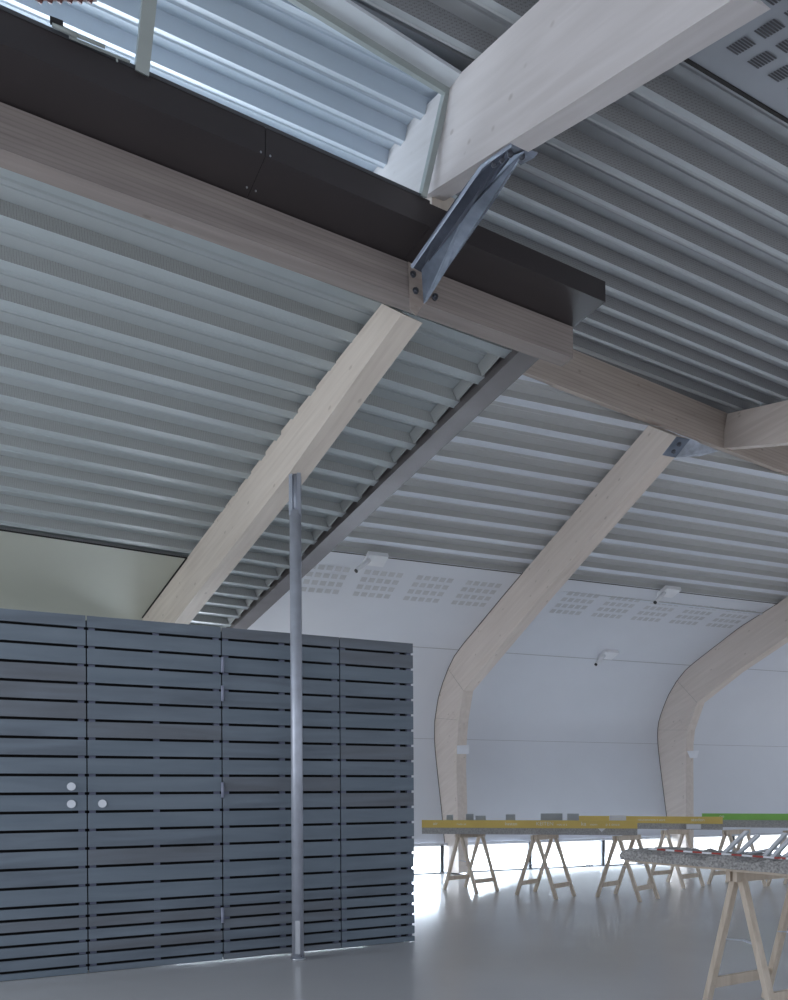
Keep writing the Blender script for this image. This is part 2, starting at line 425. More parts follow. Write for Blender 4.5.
# ------------------------------------------------------------------ left roof: rafter, deck, eave panel, end channel
COLB = FLOOR.hit(298, 959.5)
A1 = Plane((0,0,zp0-.004), UP).hit(400.6, 316.5)
B1_ = None
cd = COLB.y
Bm = at(287.6, 475.4, cd-.02)
r1d = V((Bm.x-A1.x, Bm.y-A1.y, 0)).normalized()
V1 = vplane(A1, r1d)
lt = [V1.hit(*p) for p in ((382,303.5),(280,432.3),(187.3,557.7),(141.6,620),(128,638))]
lb = [V1.hit(*p) for p in ((162,640),(178.4,617.4),(287.6,475.4),(402,313.7))]
rt = Plane((0,0,lb[-1].z), UP).hit(423.8, 322)
r1w = V((rt.x-lb[-1].x, rt.y-lb[-1].y, 0)); 
r1n = V((-r1d.y, r1d.x, 0)); r1n = r1n if r1n.dot(r1w) > 0 else -r1n
R1T = r1w.dot(r1n)
rafter1 = glulam('glulam_rafter', 'pale tapering timber rafter of the left roof, propped by the steel column', 'wooden beam', lt+lb, r1n*R1T, lt[2]-lt[0], (.66,.585,.515), (.76,.685,.61))
zE = lt[2].z
EL = Plane((0,0,zE), UP).hit(0, 529.5)
LLP = plane3(lt[0], lt[2], EL)
rib_l = (lt[2]-EL).normalized()
p_l = per(LLP, rib_l, (0,199), (0,515), 11)
e2l = LLP.n.cross(rib_l).normalized()
if e2l.y < 0: e2l = -e2l
fa, fb = LLP.hit(480,382.8), LLP.hit(229,628)
fd = (fb-fa).normalized(); fside = fd.cross(UP); fside = fside if fside.x > 0 else -fside
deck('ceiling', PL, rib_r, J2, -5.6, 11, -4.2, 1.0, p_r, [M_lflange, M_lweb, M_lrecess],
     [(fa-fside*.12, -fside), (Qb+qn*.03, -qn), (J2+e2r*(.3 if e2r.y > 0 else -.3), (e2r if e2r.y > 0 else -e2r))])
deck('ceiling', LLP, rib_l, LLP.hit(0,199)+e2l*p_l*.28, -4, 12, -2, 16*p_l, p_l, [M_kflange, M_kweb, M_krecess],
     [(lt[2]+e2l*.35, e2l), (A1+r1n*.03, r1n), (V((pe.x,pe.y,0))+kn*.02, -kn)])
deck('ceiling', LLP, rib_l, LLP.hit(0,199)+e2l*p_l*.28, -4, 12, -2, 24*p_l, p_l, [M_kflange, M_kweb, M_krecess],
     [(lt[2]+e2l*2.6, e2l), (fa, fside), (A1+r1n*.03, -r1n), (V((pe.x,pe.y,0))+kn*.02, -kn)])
# eave lining
prof = [lt[2]-UP*.004, V1.hit(166,586.5), V1.hit(150,608), V1.hit(143,617.5)]
d0 = (prof[-1]-prof[-2]); 
prof += [prof[-1]+r1d*.22-UP*.14, prof[-1]+r1d*.34-UP*.42, prof[-1]+r1d*.36-UP*.9, prof[-1]+r1d*.30-UP*2.0]
prof[-1].z = .0
bm = B(); rows = [(bm.verts.new(p), bm.verts.new(p-rib_l*7)) for p in prof]
for a, b in zip(rows, rows[1:]): bm.faces.new((a[0],a[1],b[1],b[0]))
struct('wall_left', bm, M_cream, smooth=True)
bm = B(); bar(bm, lt[2]-UP*.006-e2l*.004, lt[2]-rib_l*7-UP*.004-e2l*.003, .008, .012)
for a, b in zip(prof[:4], prof[1:4]): bar(bm, a-r1n*.008, b-r1n*.008, .012, .016)
struct('trim_5', bm, M_darkline)
# end channel of the left roof
ends = (V((pe.x,pe.y,0))+kn*(PURL_TH))
def on_line(px): return LLP.hit(*px)
f0 = fa + fd*((ends-V((fa.x,fa.y,0))).dot(kn)/fd.dot(kn)) ; f1 = fb + fd*1.2
mid0 = vplane(fa, fd).hit(489,386); drop = max(.03, fa.z - vplane(fa, fd).hit(488,384.5).z)
VFc = vplane(fa, fd)
m_a = VFc.hit(424,452); m_d = LLP.hit(418,447.5)
DROP = .045
gl0, gl1 = f0-UP*0, f1
def low(p): return V((p.x,p.y,p.z-DROP))
rgt = Plane((0,0,(low(fa)).z), UP).hit(455, 440)
CHW = .0
# width from the right edge in the photograph, measured on the sloping soffit plane
SOF = Plane(low(fa), LLP.n)
wd = [((SOF.hit(*p)-low(fa)).dot(fside)) for p in ((454.8,440),(409.4,480),(301.3,578.3))]
CHW = sum(wd)/3
ch = thing('roof_edge_channel', 'grey metal channel trimming the cut end of the left roof', 'metal trim', (fa+fb)/2)
bm = B(); prism(bm, [low(f0), f0+UP*.16, f0+UP*.16+fside*.004, low(f0)+fside*.004], f1-f0); obj('side_flange', bm, M_fascia, ch)
bm = B(); prism(bm, [low(f0)+fside*.004, low(f0)+fside*CHW, low(f0)+fside*CHW+UP*.004, low(f0)+fside*.004+UP*.004], f1-f0); obj('soffit_plate', bm, M_fascia, ch)
bm = B(); prism(bm, [low(f0)+fside*CHW, low(f0)+fside*CHW+UP*.30, low(f0)+fside*(CHW-.004)+UP*.30, low(f0)+fside*(CHW-.004)], f1-f0); obj('upstand', bm, M_fascia, ch)
# rib end closures seen above the channel
bm = B(); e1l = rib_l
for k in range(-1, 24):
    q = LLP.hit(0,199)+e2l*p_l*.28 + e2l*p_l*(k+.31)
    t = ((fa-q).dot(fside))/e1l.dot(fside); q = q+e1l*t - e1l*.05
    if (q-V((pe.x,pe.y,q.z))).dot(kn) < .1 or (q-lt[2]).dot(e2l) > 2.5: continue
    prism(bm, [q, q+e2l*p_l*.69, q+e2l*p_l*.69+LLP.n*.25*p_l+e1l*-.03, q+LLP.n*.27*p_l-e1l*.03], e1l*.012)
obj('rib_closure', bm, M_recess, ch)
# ------------------------------------------------------------------ clerestory glazing
g_up = V((.67,-1,2.15)).normalized()
G0, G1 = VK.hit(-120, -43), K1.copy()
G1 = V((ke.x,ke.y,zk1)) + kd*((K1-V((ke.x,ke.y,0))).dot(kd))
G0 = G1 - kd*3.4
def to_roof(p, d):   # along d up to the front roof plane
    return p + d*((PF.p-p).dot(PF.n)/d.dot(PF.n))
H0, H1 = to_roof(G0, g_up), to_roof(G1, g_up)
gnrm = kd.cross(g_up).normalized()
win = bpy.data.objects.new('window_1', None); link(win); win.location = G1; win['kind'] = 'structure'
bm = B(); quad(bm, [G0+gnrm*.0, G1, H1, H0]); obj('glass_pane', bm, M_glass, win)
GP = Plane(G1, gnrm)
def mullion(px_b, px_t, wd, dp):
    b = GP.hit(*px_b); t = GP.hit(*px_t); t = b+(t-b)*1.0
    bm = B(); bar(bm, b, t, wd, dp, up=gnrm); return obj('mullion', bm, M_alu, win)
mullion((141.3,74.5),(150.5,-14), .054, .05); 
mullion((422.5,197),(448.5,83), .030, .04)
# head flashing along the roof
hA, hB = PF.hit(409.7,33), PF.hit(455,73)
bm = B(); hd = (H1-H0).normalized()
hn = PF.n.cross(hd).normalized(); hn = hn if hn.y < 0 else -hn
prism(bm, [H0-PF.n*.012-hn*.02, H1-PF.n*.012-hn*.02, H1-PF.n*.012+hn*.135, H0-PF.n*.012+hn*.135], -PF.n*.012)
obj('head_flashing', bm, mat('pale_flashing', (.66,.70,.74), rough=.4), win)
bm = B(); bar(bm, H0-PF.n*.035, H1-PF.n*.035, .03, .03, up=PF.n); obj('head_rail', bm, M_alu, win)
bm = B(); bar(bm, G0+g_up*.008, G1+g_up*.006, .014, .012, up=g_up); obj('sill_rail', bm, M_frame, win)
# front roof deck: right of the big beam, left of it inside, and the overhang beyond the glass
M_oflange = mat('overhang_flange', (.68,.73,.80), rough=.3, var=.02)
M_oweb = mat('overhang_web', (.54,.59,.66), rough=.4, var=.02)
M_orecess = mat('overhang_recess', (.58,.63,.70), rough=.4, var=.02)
bn = V((vb.y, -vb.x, 0)).normalized(); bn = bn if bn.x > 0 else -bn
bmid = PB + bn*BIGW*.5
gout = gnrm if gnrm.y > 0 else -gnrm
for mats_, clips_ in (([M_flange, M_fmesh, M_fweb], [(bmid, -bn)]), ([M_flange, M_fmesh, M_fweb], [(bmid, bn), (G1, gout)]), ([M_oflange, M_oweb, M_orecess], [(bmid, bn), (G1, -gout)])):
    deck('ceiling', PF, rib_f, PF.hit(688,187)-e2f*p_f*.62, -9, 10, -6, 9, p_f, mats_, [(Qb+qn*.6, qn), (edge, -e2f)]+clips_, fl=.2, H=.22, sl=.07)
# window opener
wa = thing('window_opener', 'small grey chain actuator on the clerestory sill at upper left', 'window opener', GP.hit(60, 30))
GPi = Plane(G1 - (gnrm if gnrm.dot(CAM-G1) < 0 else -gnrm)*.03, gnrm)
bm = B(); tube(bm, GPi.hit(52,24), GPi.hit(77,36), .010, 14); tube(bm, GPi.hit(74,34), GPi.hit(105,47), .0065, 14); obj('motor_tube', bm, M_alu, wa)
bm = B(); bar(bm, GPi.hit(50,20), GPi.hit(63,25), .016, .02); obj('bracket', bm, M_black, wa)
bm = B(); bar(bm, GPi.hit(69,37), GPi.hit(130,62), .006, .008); bar(bm, GPi.hit(117,58), GPi.hit(117,62), .008, .01); obj('chain_rail', bm, M_alu, wa)
# row of pegs at the very top left
pr = thing('peg_rail', 'short rail with a row of six dark red pegs at upper left', 'rail', GPi.hit(66, 0))
bm = B(); bar(bm, GPi.hit(34,-4), GPi.hit(96,-3), .02, .018); obj('rail', bm, M_pink, pr)
for k in range(6):
    bm = B(); p = GPi.hit(40+k*10, -1.5); q = GPi.hit(39.6+k*10, 3.0)
    tube(bm, p, q, .012, 12, r2=.009); obj('peg', bm, M_redbrown, pr)
# timber packer between the big beam and the purlin, behind the strut
PK = VS.hit(446, 240); 
bm = B(); b0 = VK.hit(437, 203); 
pk_a = V((b0.x,b0.y,zk1-.012))+kn*.05
pk_top = V((pk_a.x,pk_a.y,PF.z(pk_a.x,pk_a.y)-.30))
hgt = min(.16, max(.05, pk_top.z-pk_a.z))
box(bm, pk_a, kd*.14, kn*.10, UP*.13)
tag(obj('timber_packer', bm, wood('packer_wood', UP, (.60,.54,.48), (.68,.62,.56)), origin=pk_a), 'small pale timber block on the dark box, tucked behind the steel strut', 'wooden block')
# ------------------------------------------------------------------ steel strut
st_bot, st_top = VS.hit(422, 290), VB.hit(500,147)
st = thing('steel_strut', 'dark steel angle strut bolted between the left purlin and the big beam', 'steel bracket', st_bot)
VSf = Plane(S1p-kn*.004, kn)
def sp_(x, y, f): # strut front point: between purlin face and beam face
    return None
dpur = VSf.hit(420,285).y; dtop = VB.hit(505,150).y + .02
def sd(x, y):     # distance along the strut axis by its height in the photograph
    f = (300-y)/(300-150); return dpur + (dtop-dpur)*f
def S(x, y, off=0): return at(x, y, sd(x, y)-off)
# web plate (left) coloured dark for its shadow, lighter flange (right), each solid
web = [S(410.5,266), S(437,226), S(458,195.5), S(480.5,165), S(511,144), S(520,150), S(486,191), S(460,222), S(421.5,272)]
fl = [S(421.5,270,.012), S(440,243,.012), S(463,216,.012), S(488,187,.012), S(512,156,.012), S(524,151,.012), S(514,168,.012), S(496,197,.012), S(470,235,.012), S(447,268,.012), S(427,300,.012), S(423.5,303,.012)]
bm = B(); prism(bm, web, V((.002,.006,.001))); obj('web_plate', bm, mat('shaded_steel_web', (.075,.085,.115), rough=.4, metal=.7, var=.3, scale=9), st)
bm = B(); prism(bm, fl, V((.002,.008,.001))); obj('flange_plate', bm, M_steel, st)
bm = B(); prism(bm, [S(480.5,164.5,.016), S(511,143,.016), S(511.5,145.2,.016), S(482,167,.016), S(412.5,267.5,.016), S(410.5,265.5,.016)], V((.001,.010,.001))); obj('edge_lip', bm, mat('steel_edge', (.30,.33,.40), rough=.35, metal=.7), st)
tp = [S(511,143.2,.004), S(538,152.5,.004), S(534,157,.004), S(521,164,.004), S(514,156,.004), S(503,158,.004)]
bm = B(); prism(bm, tp, V((0,.012,.004))); obj('top_plate', bm, mat('dark_steel_plate', (.10,.11,.14), rough=.4, metal=.7, var=.3, scale=9), st)
for x, y in ((494,164),(502,159.5),(510.5,154.5),(522,157)):
    bm = B(); bolt(bm, S(x,y,.014), (0,-1,-.2), .009, .012); obj('bolt', bm, M_bolt, st)
pp = [VSf.hit(*p) for p in ((408,262),(421.5,270),(424,303),(416,316),(410,310))]
bm = B(); prism(bm, pp, -kn*.004); obj('purlin_plate', bm, wood('plate_wood', kd, (.36,.30,.27), (.44,.38,.34)), st)
for x, y in ((412.5,275),(415,291.5),(434.5,297.5)):
    bm = B(); bolt(bm, VSf.hit(x,y)-kn*.005, -kn, .013, .014); obj('bolt', bm, M_bolt, st)
# steel shoe at the top of the left arch
VPs = Plane(VP2.p + w*TB, VP2.n)
bk = thing('ridge_bracket', 'galvanised steel bracket joining the left arch to the ridge beam', 'steel bracket', VPs.hit(685,445))
ba, bb = VP2.hit(662.4,454.6), VP2.hit(676.4,436.5)
nb = (bb-ba).cross(w).normalized(); nb = nb if nb.dot(CAM-ba) > 0 else -nb
bm = B(); prism(bm, [ba+nb*.001, bb+nb*.001, bb+w*TB+nb*.001, ba+w*TB+nb*.001], nb*.008); obj('end_plate', bm, M_steel, bk)
g1, g2 = bb+w*(TB+.002), ba+w*(TB+.002)
bm = B(); prism(bm, [g2, g1, at(718,451,g1.y+.10), at(700,456,g2.y+.10)], V((.003,.008,0))); obj('gusset_plate', bm, M_gplate, bk)
for f in (.3,.7):
    bm = B(); bolt(bm, ba.lerp(bb,f)+w*TB*.5+nb*.009, nb, .016, .02); obj('bolt', bm, M_bolt, bk)
# ------------------------------------------------------------------ steel column
colt = at(293.6, 478, COLB.y); zt = lb[2].lerp(lb[3], .0).z
def r1_bottom(p):    # underside of the rafter above a plan point
    a, b = lb[1], lb[3]; f = (V((p.x,p.y,0))-V((a.x,a.y,0))).dot(V((b.x-a.x,b.y-a.y,0)))/V((b.x-a.x,b.y-a.y,0)).length_squared
    return a.z+(b.z-a.z)*f
zc = r1_bottom(COLB)
CR = .042
sc_ = thing('steel_column', 'slender round galvanised steel column propping the left roof rafter', 'column', COLB)
cb = COLB
bm = B(); tube(bm, cb+UP*.012, V((cb.x,cb.y,zc-.30)), CR, 28); obj('pole', bm, M_galv, sc_)
bm = B()
for s in (-1, 1): 
    prism(bm, [V((cb.x+s*.016,cb.y-.034,zc-.33)), V((cb.x+s*.042,cb.y-.026,zc-.33)), V((cb.x+s*.042,cb.y+.026,zc-.33)), V((cb.x+s*.016,cb.y+.034,zc-.33))], UP*.315)
tube(bm, V((cb.x,cb.y,zc-.34)), V((cb.x,cb.y,zc-.02)), .026, 20)
obj('forked_head', bm, mat('galvanised_head', (.42,.45,.52), rough=.4, metal=.5), sc_)
bm = B(); prism(bm, [V((cb.x-.034,cb.y-.01,zc-.03)), V((cb.x+.036,cb.y-.01,zc-.03)), V((cb.x+.034,cb.y-.01,zc+.09)), V((cb.x+.012,cb.y-.01,zc+.04))], V((0,.02,0))); obj('top_fin', bm, M_galv, sc_)
bm = B(); tube(bm, cb, cb+UP*.014, CR*1.25, 28); obj('base_plate', bm, M_stainless, sc_)
bm = B(); box(bm, cb+V((-.012,-CR-.004,.05)), V((.034,0,0)), V((0,.008,0)), UP*.235); obj('cover_plate', bm, M_stainless, sc_)
bm = B()
for q in ((.024,.06),): tube(bm, cb+V((.03,-CR*.72,.03)), cb+V((.03,-CR*.72-.01,.03)), .006, 10)
obj('screw', bm, M_bolt, sc_)
# ------------------------------------------------------------------ slatted partition with two doors
C1, C0 = FLOOR.hit(413.6, 941.3), FLOOR.hit(0, 982)
cdv = (C1-C0).normalized(); cn = V((-cdv.y, cdv.x, 0))          # away from the camera
VC = vplane(C1, cdv)
def ct(x, y=800): return (VC.hit(x, y)-C0).dot(cdv)
gaps = [628.5,646.4,664.8,683.5,701.8,720.2,738.9,757.1,775.4,793.9,812.4,830.9,848.9,867.6,885.6,903.6,916.3,928.8,940.8,953.5,965.5]
zg = [VC.hit(86.8, y).z for y in gaps]
# wide boards share one pitch and narrow boards another
pw = (zg[0]-zg[15])/15; zg = [zg[0]-pw*k for k in range(16)] + [zg[15]-(zg[15]-zg[20])/5*k for k in range(1,6)]
ztop = VC.hit(86.3, 615.6).z
bounds = [ztop+.0095] + zg + [0.004-.0095]
part = thing('slatted_partition', 'blue-grey slatted timber partition with two doors, behind the steel column', 'partition', C0)
slat_mats = [wood('stained_slat', cdv, c1, c2, rough=.55, stretch=5, knots=False) for c1, c2 in
             (((.14,.165,.20),(.20,.24,.285)), ((.16,.195,.235),(.20,.24,.285)), ((.145,.155,.175),(.19,.215,.25)), ((.15,.187,.228),(.195,.235,.28)))]
M_batten = mat('stained_batten', (.16,.175,.25), rough=.6)
M_core = mat('dark_core', (.012,.012,.014), rough=.9)
seams = [-1.0, ct(87.2), ct(222.3), ct(340.5), ct(413.8)]
SG = .004
for i in range(4):
    t0, t1 = seams[i]+SG, seams[i+1]-(SG if i < 3 else 0)
    nm = 'door' if i < 2 else 'fixed_panel'
    bm = B()
    for j in range(len(bounds)-1):
        za, zb = bounds[j]-.0095, bounds[j+1]+.0095
        r = random.random(); mi = 2 if r < .12 else (0 if r < .5 else (1 if r < .75 else 3))
        box(bm, C0+cdv*t0+UP*zb + cn*random.uniform(-.0008,.0008), cdv*(t1-t0), cn*.020, UP*(za-zb), mi)
    d = obj(nm, bm, slat_mats, part)
    bm = B(); L = t1-t0
    bats = [.03, L-.03] + ([L*.5] if i != 3 else [L-.13]) + ([.16] if i in (1,) and False else [])
    for b in bats:
        box(bm, C0+cdv*(t0+b-.02)+cn*.0205+UP*.02, cdv*.04, cn*.03, UP*(ztop-.04))
    obj('batten', bm, M_batten, d)
    if i < 2:
        for hx, hy in (((71.3,786.5),(71.3,804)) if i == 0 else ((102.3,803.6),)):
            p = VC.hit(hx, hy)
            bm = B(); tube(bm, p-cn*.001, p-cn*.010, .027, 24); 
            if (hx,hy) == (71.3,786.5): bar(bm, p-cn*.010, p-cn*.03, .012, .05)
            else: tube(bm, p-cn*.010, p-cn*.016, .011, 16)
            obj('lock', bm, M_stainless, d)
    if i == 1:
        for hy in (665, 693.5, 790, 915):
            p = VC.hit(222.3, hy); bm = B(); tube(bm, p-cn*.010-UP*.055, p-cn*.010+UP*.055, .011, 12); obj('hinge', bm, M_hinge, d)
bm = B(); box(bm, C0+cdv*-1.0+cn*.056+UP*.01, cdv*(seams[4]-.03+1.0), cn*.03, UP*(ztop-.03)); obj('backing_board', bm, M_core, part)
bm = B(); box(bm, C0+cdv*(seams[4]-.06)+cn*.086+UP*.01, cdv*.03, cn*.8, UP*(ztop-.03)); obj('side_return', bm, M_core, part)
# ------------------------------------------------------------------ strip windows at the foot of the back wall
win2 = bpy.data.objects.new('window_2', None); link(win2); win2.location = B2; win2['kind'] = 'structure'
zw = r2[0].z
bm = B(); g0, g1 = B2-w*5.5, B2+w*10
quad(bm, [g0+UP*.01, g1+UP*.01, g1+UP*(zw+.03), g0+UP*(zw+.03)]); obj('glass_pane', bm, M_glass, win2)
VW = vplane(B2, w)
for x in (415.0-40, 442, 530, 603, 733, 800):
    p = VW.hit(x, 850); p.z = 0
    bm = B(); box(bm, p-w*.03-wn*.02+UP*.0, w*.055, wn*.06, UP*(zw+.02)); obj('mullion', bm, M_frame, win2)
bm = B(); box(bm, g0-wn*.02, w*15.5, wn*.05, UP*.018); obj('sill_rail', bm, mat('grey_sill', (.38,.39,.42)), win2)
bm = B(); box(bm, g0-wn*.02+UP*(zw-.005), w*15.5, wn*.05, UP*.04); obj('head_rail', bm, mat('pale_head', (.60,.61,.66)), win2)
# ------------------------------------------------------------------ small fittings on the wall lining
def spot(px, label, size=1.0):
    tq = None
    best = None
    for i in range(0, 101):
        s = .3+.7*i/100
        for t in [k*.01 for k in range(-80, 130)]:
            p = wall_surf(s, t); d = p-CAM
            X = CX+F_PX*d.x/d.y; Y = CY-F_PX*d.z/d.y
            e = (X-px[0])**2+(Y-px[1])**2
            if best is None or e < best[0]: best = (e, s, t)
    _, s, t = best; p = wall_surf(s, t); n = wall_n(s, t); f = (wall_surf(s+.01,t)-wall_surf(s-.01,t)).normalized()
    e = rib_r
    o = thing('spotlight', label, 'spotlight', p)
    bm = B(); prism(bm, [p+n*.002-e*.10*size-f*.09*size, p+n*.002+e*.14*size-f*.09*size, p+n*.002+e*.14*size+f*.09*size, p+n*.002-e*.10*size+f*.09*size], n*.05*size)
    obj('mounting_box', bm, M_whitebox, o)
    a = p+n*.05*size-e*.06*size; b = a - e*.16*size - UP*.09*size + n*.06*size
    bm = B(); tube(bm, a, b, .028*size, 14); obj('lamp_head', bm, M_whitebox, o)
    d = (b-a).normalized(); bm = B(); tube(bm, b-d*.002, b+d*.012, .024*size, 14); obj('lens', bm, M_black, o)
    return o
spot((376,558), 'white spotlight on the perforated ceiling strip, leftmost of the visible three')
spot((669,589), 'white spotlight on the perforated ceiling strip between the two arches')
spot((608,654), 'white spotlight on the lower lining joint between the two arches')
# paper notes on the arches
def note(pl, pts, label):
    q = [pl.hit(*p) for p in pts]
    bm = B(); prism(bm, q, -wn*.003); tag(obj('paper_note', bm, M_paper, origin=q[0]), label, 'paper')
IN2 = Plane(VP2.hit(456.6,750)-wn*.012, wn); IN3 = Plane(VP3.hit(686,752)-wn*.012, wn)
note(IN2, ((457,745.5),(469,745),(469,754),(457,754)), 'small white paper note stuck on the left arch')
note(IN3, ((687,751),(699,750.5),(697,758),(690,758)), 'small white paper note stuck on the right arch')
# ------------------------------------------------------------------ trestles and model tables
M_trestle = wood('pale_trestle_pine', (0,0,1), (.60,.50,.40), (.72,.62,.52), knots=False)
def make_trestle(name, label, group):
    """two hinged ladder frames; local x runs along the top rail"""
    t = thing(name, label, 'trestle', (0,0,0), 0, group)
    L, SPR, HT = .36, .27, .70
    for s in (-1, 1):
        for e in (-1, 1):
            bm = B(); bar(bm, (e*L/2, s*SPR, 0), (e*L/2, s*.028, HT-.045), .036, .030, up=(1,0,0)); obj('leg', bm, M_trestle, t, world=False)
        bm = B(); z = .14; y = SPR+(.028-SPR)*z/(HT-.045)
        bar(bm, (-L/2, s*y, z), (L/2, s*y, z), .022, .05); obj('stretcher', bm, M_trestle, t, world=False)
        bm = B(); bar(bm, (-L/2-.04, s*.026, HT-.026), (L/2+.04, s*.026, HT-.026), .032, .052); obj('top_rail', bm, M_trestle, t, world=False)
    z = .36; y = SPR+(.028-SPR)*z/(HT-.045)
    for e in (-1, 1):
        bm = B(); bar(bm, (e*(L/2-.02), -y, z), (e*(L/2-.02), 0, z+.012), .016, .005); bar(bm, (e*(L/2-.02), 0, z+.012), (e*(L/2-.02), y, z), .016, .005)
        obj('brace', bm, M_galv, t, world=False)
    return t
def copy_tree(o, parent=None):
    c = o.copy(); C.objects.link(c)
    if parent: c.parent = parent
    for ch in list(o.children): copy_tree(ch, c)
    return c
trestle0 = make_trestle('trestle', '', 'wooden trestles carrying the model tables')
first = [True]
def place(x, y, deg, label, scale=(1,1,1)):
    t = trestle0 if first[0] else copy_tree(trestle0)
    first[0] = False
    t.location = (x, y, 0); t.rotation_euler.z = math.radians(deg); t['label'] = label; t.scale = scale
    return t
place(.925, 8.98, 40, 'pale wooden trestle under the far left end of the long yellow-edged table')
place(1.73, 8.50, 44, 'pale wooden trestle under the middle of the long yellow-edged table')
place(2.60, 8.27, 40, 'pale wooden trestle under the right end of the long yellow-edged table')
place(3.55, 9.35, 30, 'pale wooden trestle under the yellow-edged table further back')
place(4.30, 9.30, 30, 'pale wooden trestle under the left end of the green-edged table')
place(4.95, 9.10, 30, 'pale wooden trestle under the right end of the green-edged table')
place(2.01, 3.96, 27, 'large near wooden trestle at bottom right under the rough concrete slab', (1.38,.8,1.122))
def table(a, b, wdt, z0, z1, zs, mat_strip, name, label, words, strip_label):
    a, b = V(a), V(b); d = (b-a).normalized(); n = V((-d.y, d.x, 0)); L = (b-a).length
    t = thing('model_table', label, 'table', a+V((0,0,z0)))
    bm = B(); box(bm, V((a.x,a.y,z0)), d*L, n*wdt, UP*(z1-z0)); obj('base_slab', bm, M_slab, t)
    bm = B(); box(bm, V((a.x,a.y,z1))-n*.012, d*L, n*.012, UP*(zs-z1)); s = obj('edge_strip', bm, mat_strip, t); s['label'] = strip_label
    for txt, pos, size in words:
        cu = bpy.data.curves.new('txt', 'FONT'); cu.body = txt; cu.size = size
        tmp = bpy.data.objects.new('txt', cu); C.objects.link(tmp)
        bpy.context.view_layer.update()
        me = bpy.data.meshes.new_from_object(tmp.evaluated_get(bpy.context.evaluated_depsgraph_get()))
        bpy.data.objects.remove(tmp); bpy.data.curves.remove(cu)
        R = Matrix(((d.x, 0, -n.x, 0),(d.y, 0, -n.y, 0),(0, 1, 0, 0),(0,0,0,1)))
        org = V((a.x,a.y,z1+(zs-z1)*.35)) + d*(L*pos) - n*.0135 - t.location
        me.transform(Matrix.Translation(org) @ R); me.materials.append(M_letter)
        C_o = bpy.data.objects.new('lettering', me); link(C_o, s)
    return t, d, n
T1a, T1b = V((.33,8.80,0)), V((2.72,8.28,0))
tb1, d1, n1 = table(T1a, T1b, .62, .70, .775, .865, M_yellow, 'model_table', 'long grey model table with an ochre edge strip, left of the far tables',
    [('air', .055, .055), ('rues at', .17, .04), ('kasten', .40, .055), ('KEITEN', .545, .06), ('nou a t', .64, .04), ('ka', .75, .065), ('moin', .79, .04), ('p t once', .86, .045)], 'ochre strip with white lettering')
tb2, d2, n2 = table(V((2.42,10.0,0)), V((4.12,9.28,0)), .62, .70, .775, .865, M_yellow, 'model_table', 'grey model table with an ochre edge strip behind the long one',
    [('neurenwens t vort', .45, .045), ('steden', .80, .06)], 'ochre strip with white lettering')
tb3, d3, n3 = table(V((4.18,10.05,0)), V((6.2,9.3,0)), .62, .70, .80, .885, M_green, 'model_table', 'grey model table with a bright green edge strip at the right edge',
    [('oe', .10, .06), ('park', .55, .06)], 'green strip')
# small blocks standing on the long table
for f, wd, hh, off in ((.115,.07,.115,.1),(.205,.09,.125,.2),(.255,.12,.105,.12),(.40,.11,.12,.15),(.565,.25,.13,.2),(.69,.13,.13,.15),):
    p = T1a + d1*((T1b-T1a).length*f) + n1*off + UP*.776
    bm = B(); box(bm, p, d1*wd, n1*.08, UP*(hh+.03))
    lab = {.115:'small grey model block furthest left on the long ochre-edged table', .205:'taller narrow grey model block, second from left on the long ochre-edged table',
           .255:'low wide grey model block, third from left on the long ochre-edged table', .40:'grey model block alone near the middle of the long ochre-edged table',
           .565:'widest grey model block on the long ochre-edged table', .69:'grey model block next to the end of the rear ochre strip'}[f]
    tag(obj('model_block', bm, M_block, origin=p), lab, 'model block', 'grey model blocks on the long table')
p = T1a + d1*((T1b-T1a).length*.885) + n1*.2 + UP*.775
bm = B(); box(bm, p, d1*.18, n1*.10, UP*.14); tag(obj('model_block', bm, M_white, origin=p), 'white model block near the right end of the long ochre-edged table', 'model block', 'grey model blocks on the long table')
p = T1a + d1*((T1b-T1a).length*.825) - n1*.014 + UP*.775
bm = B(); prism(bm, [p, p+d1*.085, p+d1*.042-UP*.04], -n1*.003); tag(obj('paper_card', bm, M_white, origin=p), 'small white triangular card hanging on the edge of the long table', 'paper')
p = V((3.72,9.42,.71)); bm = B(); box(bm, p-n2*.03, d2*.17, n2*.004, UP*.06); tag(obj('paper_card', bm, M_white, origin=p), 'white paper on the edge of the rear ochre-edged table', 'paper')
# near table: rough concrete slab
E0 = V((1.312,4.297,0)); E1 = V((1.87,3.493,0)); ed = (E1-E0).normalized(); en = V((-ed.y, ed.x, 0))
bm = B(); nx, ny = 60, 16; LEN, WID = 1.9, .43
grid = {}
def hz(i, j): return .852 + random.uniform(-.008,.008) + (.012*math.sin(i*.7)*math.sin(j*1.1)) - (.014 if j in (0,ny) else 0)
for i in range(nx+1):
    for j in range(ny+1):
        p = E0 + ed*(LEN*i/nx) + en*(WID*j/ny)
        if j in (0, ny): p = p + en*random.uniform(-.008,.008)
        if i == 0: p = p + ed*random.uniform(-.012,.012)
        grid[i,j,1] = bm.verts.new((p.x,p.y,hz(i,j))); 
rim = [(i,0) for i in range(nx+1)]+[(nx,j) for j in range(1,ny+1)]+[(i,ny) for i in range(nx-1,-1,-1)]+[(0,j) for j in range(ny-1,0,-1)]
lowv = []
for i, j in rim:
    v = grid[i,j,1].co; lowv.append([bm.verts.new((v.x+random.uniform(-.006,.006), v.y+random.uniform(-.006,.006), .824+random.uniform(-.006,.006))), bm.verts.new((v.x, v.y, .800))])
for i in range(nx):
    for j in range(ny): bm.faces.new((grid[i,j,1], grid[i+1,j,1], grid[i+1,j+1,1], grid[i,j+1,1]))
n = len(rim)
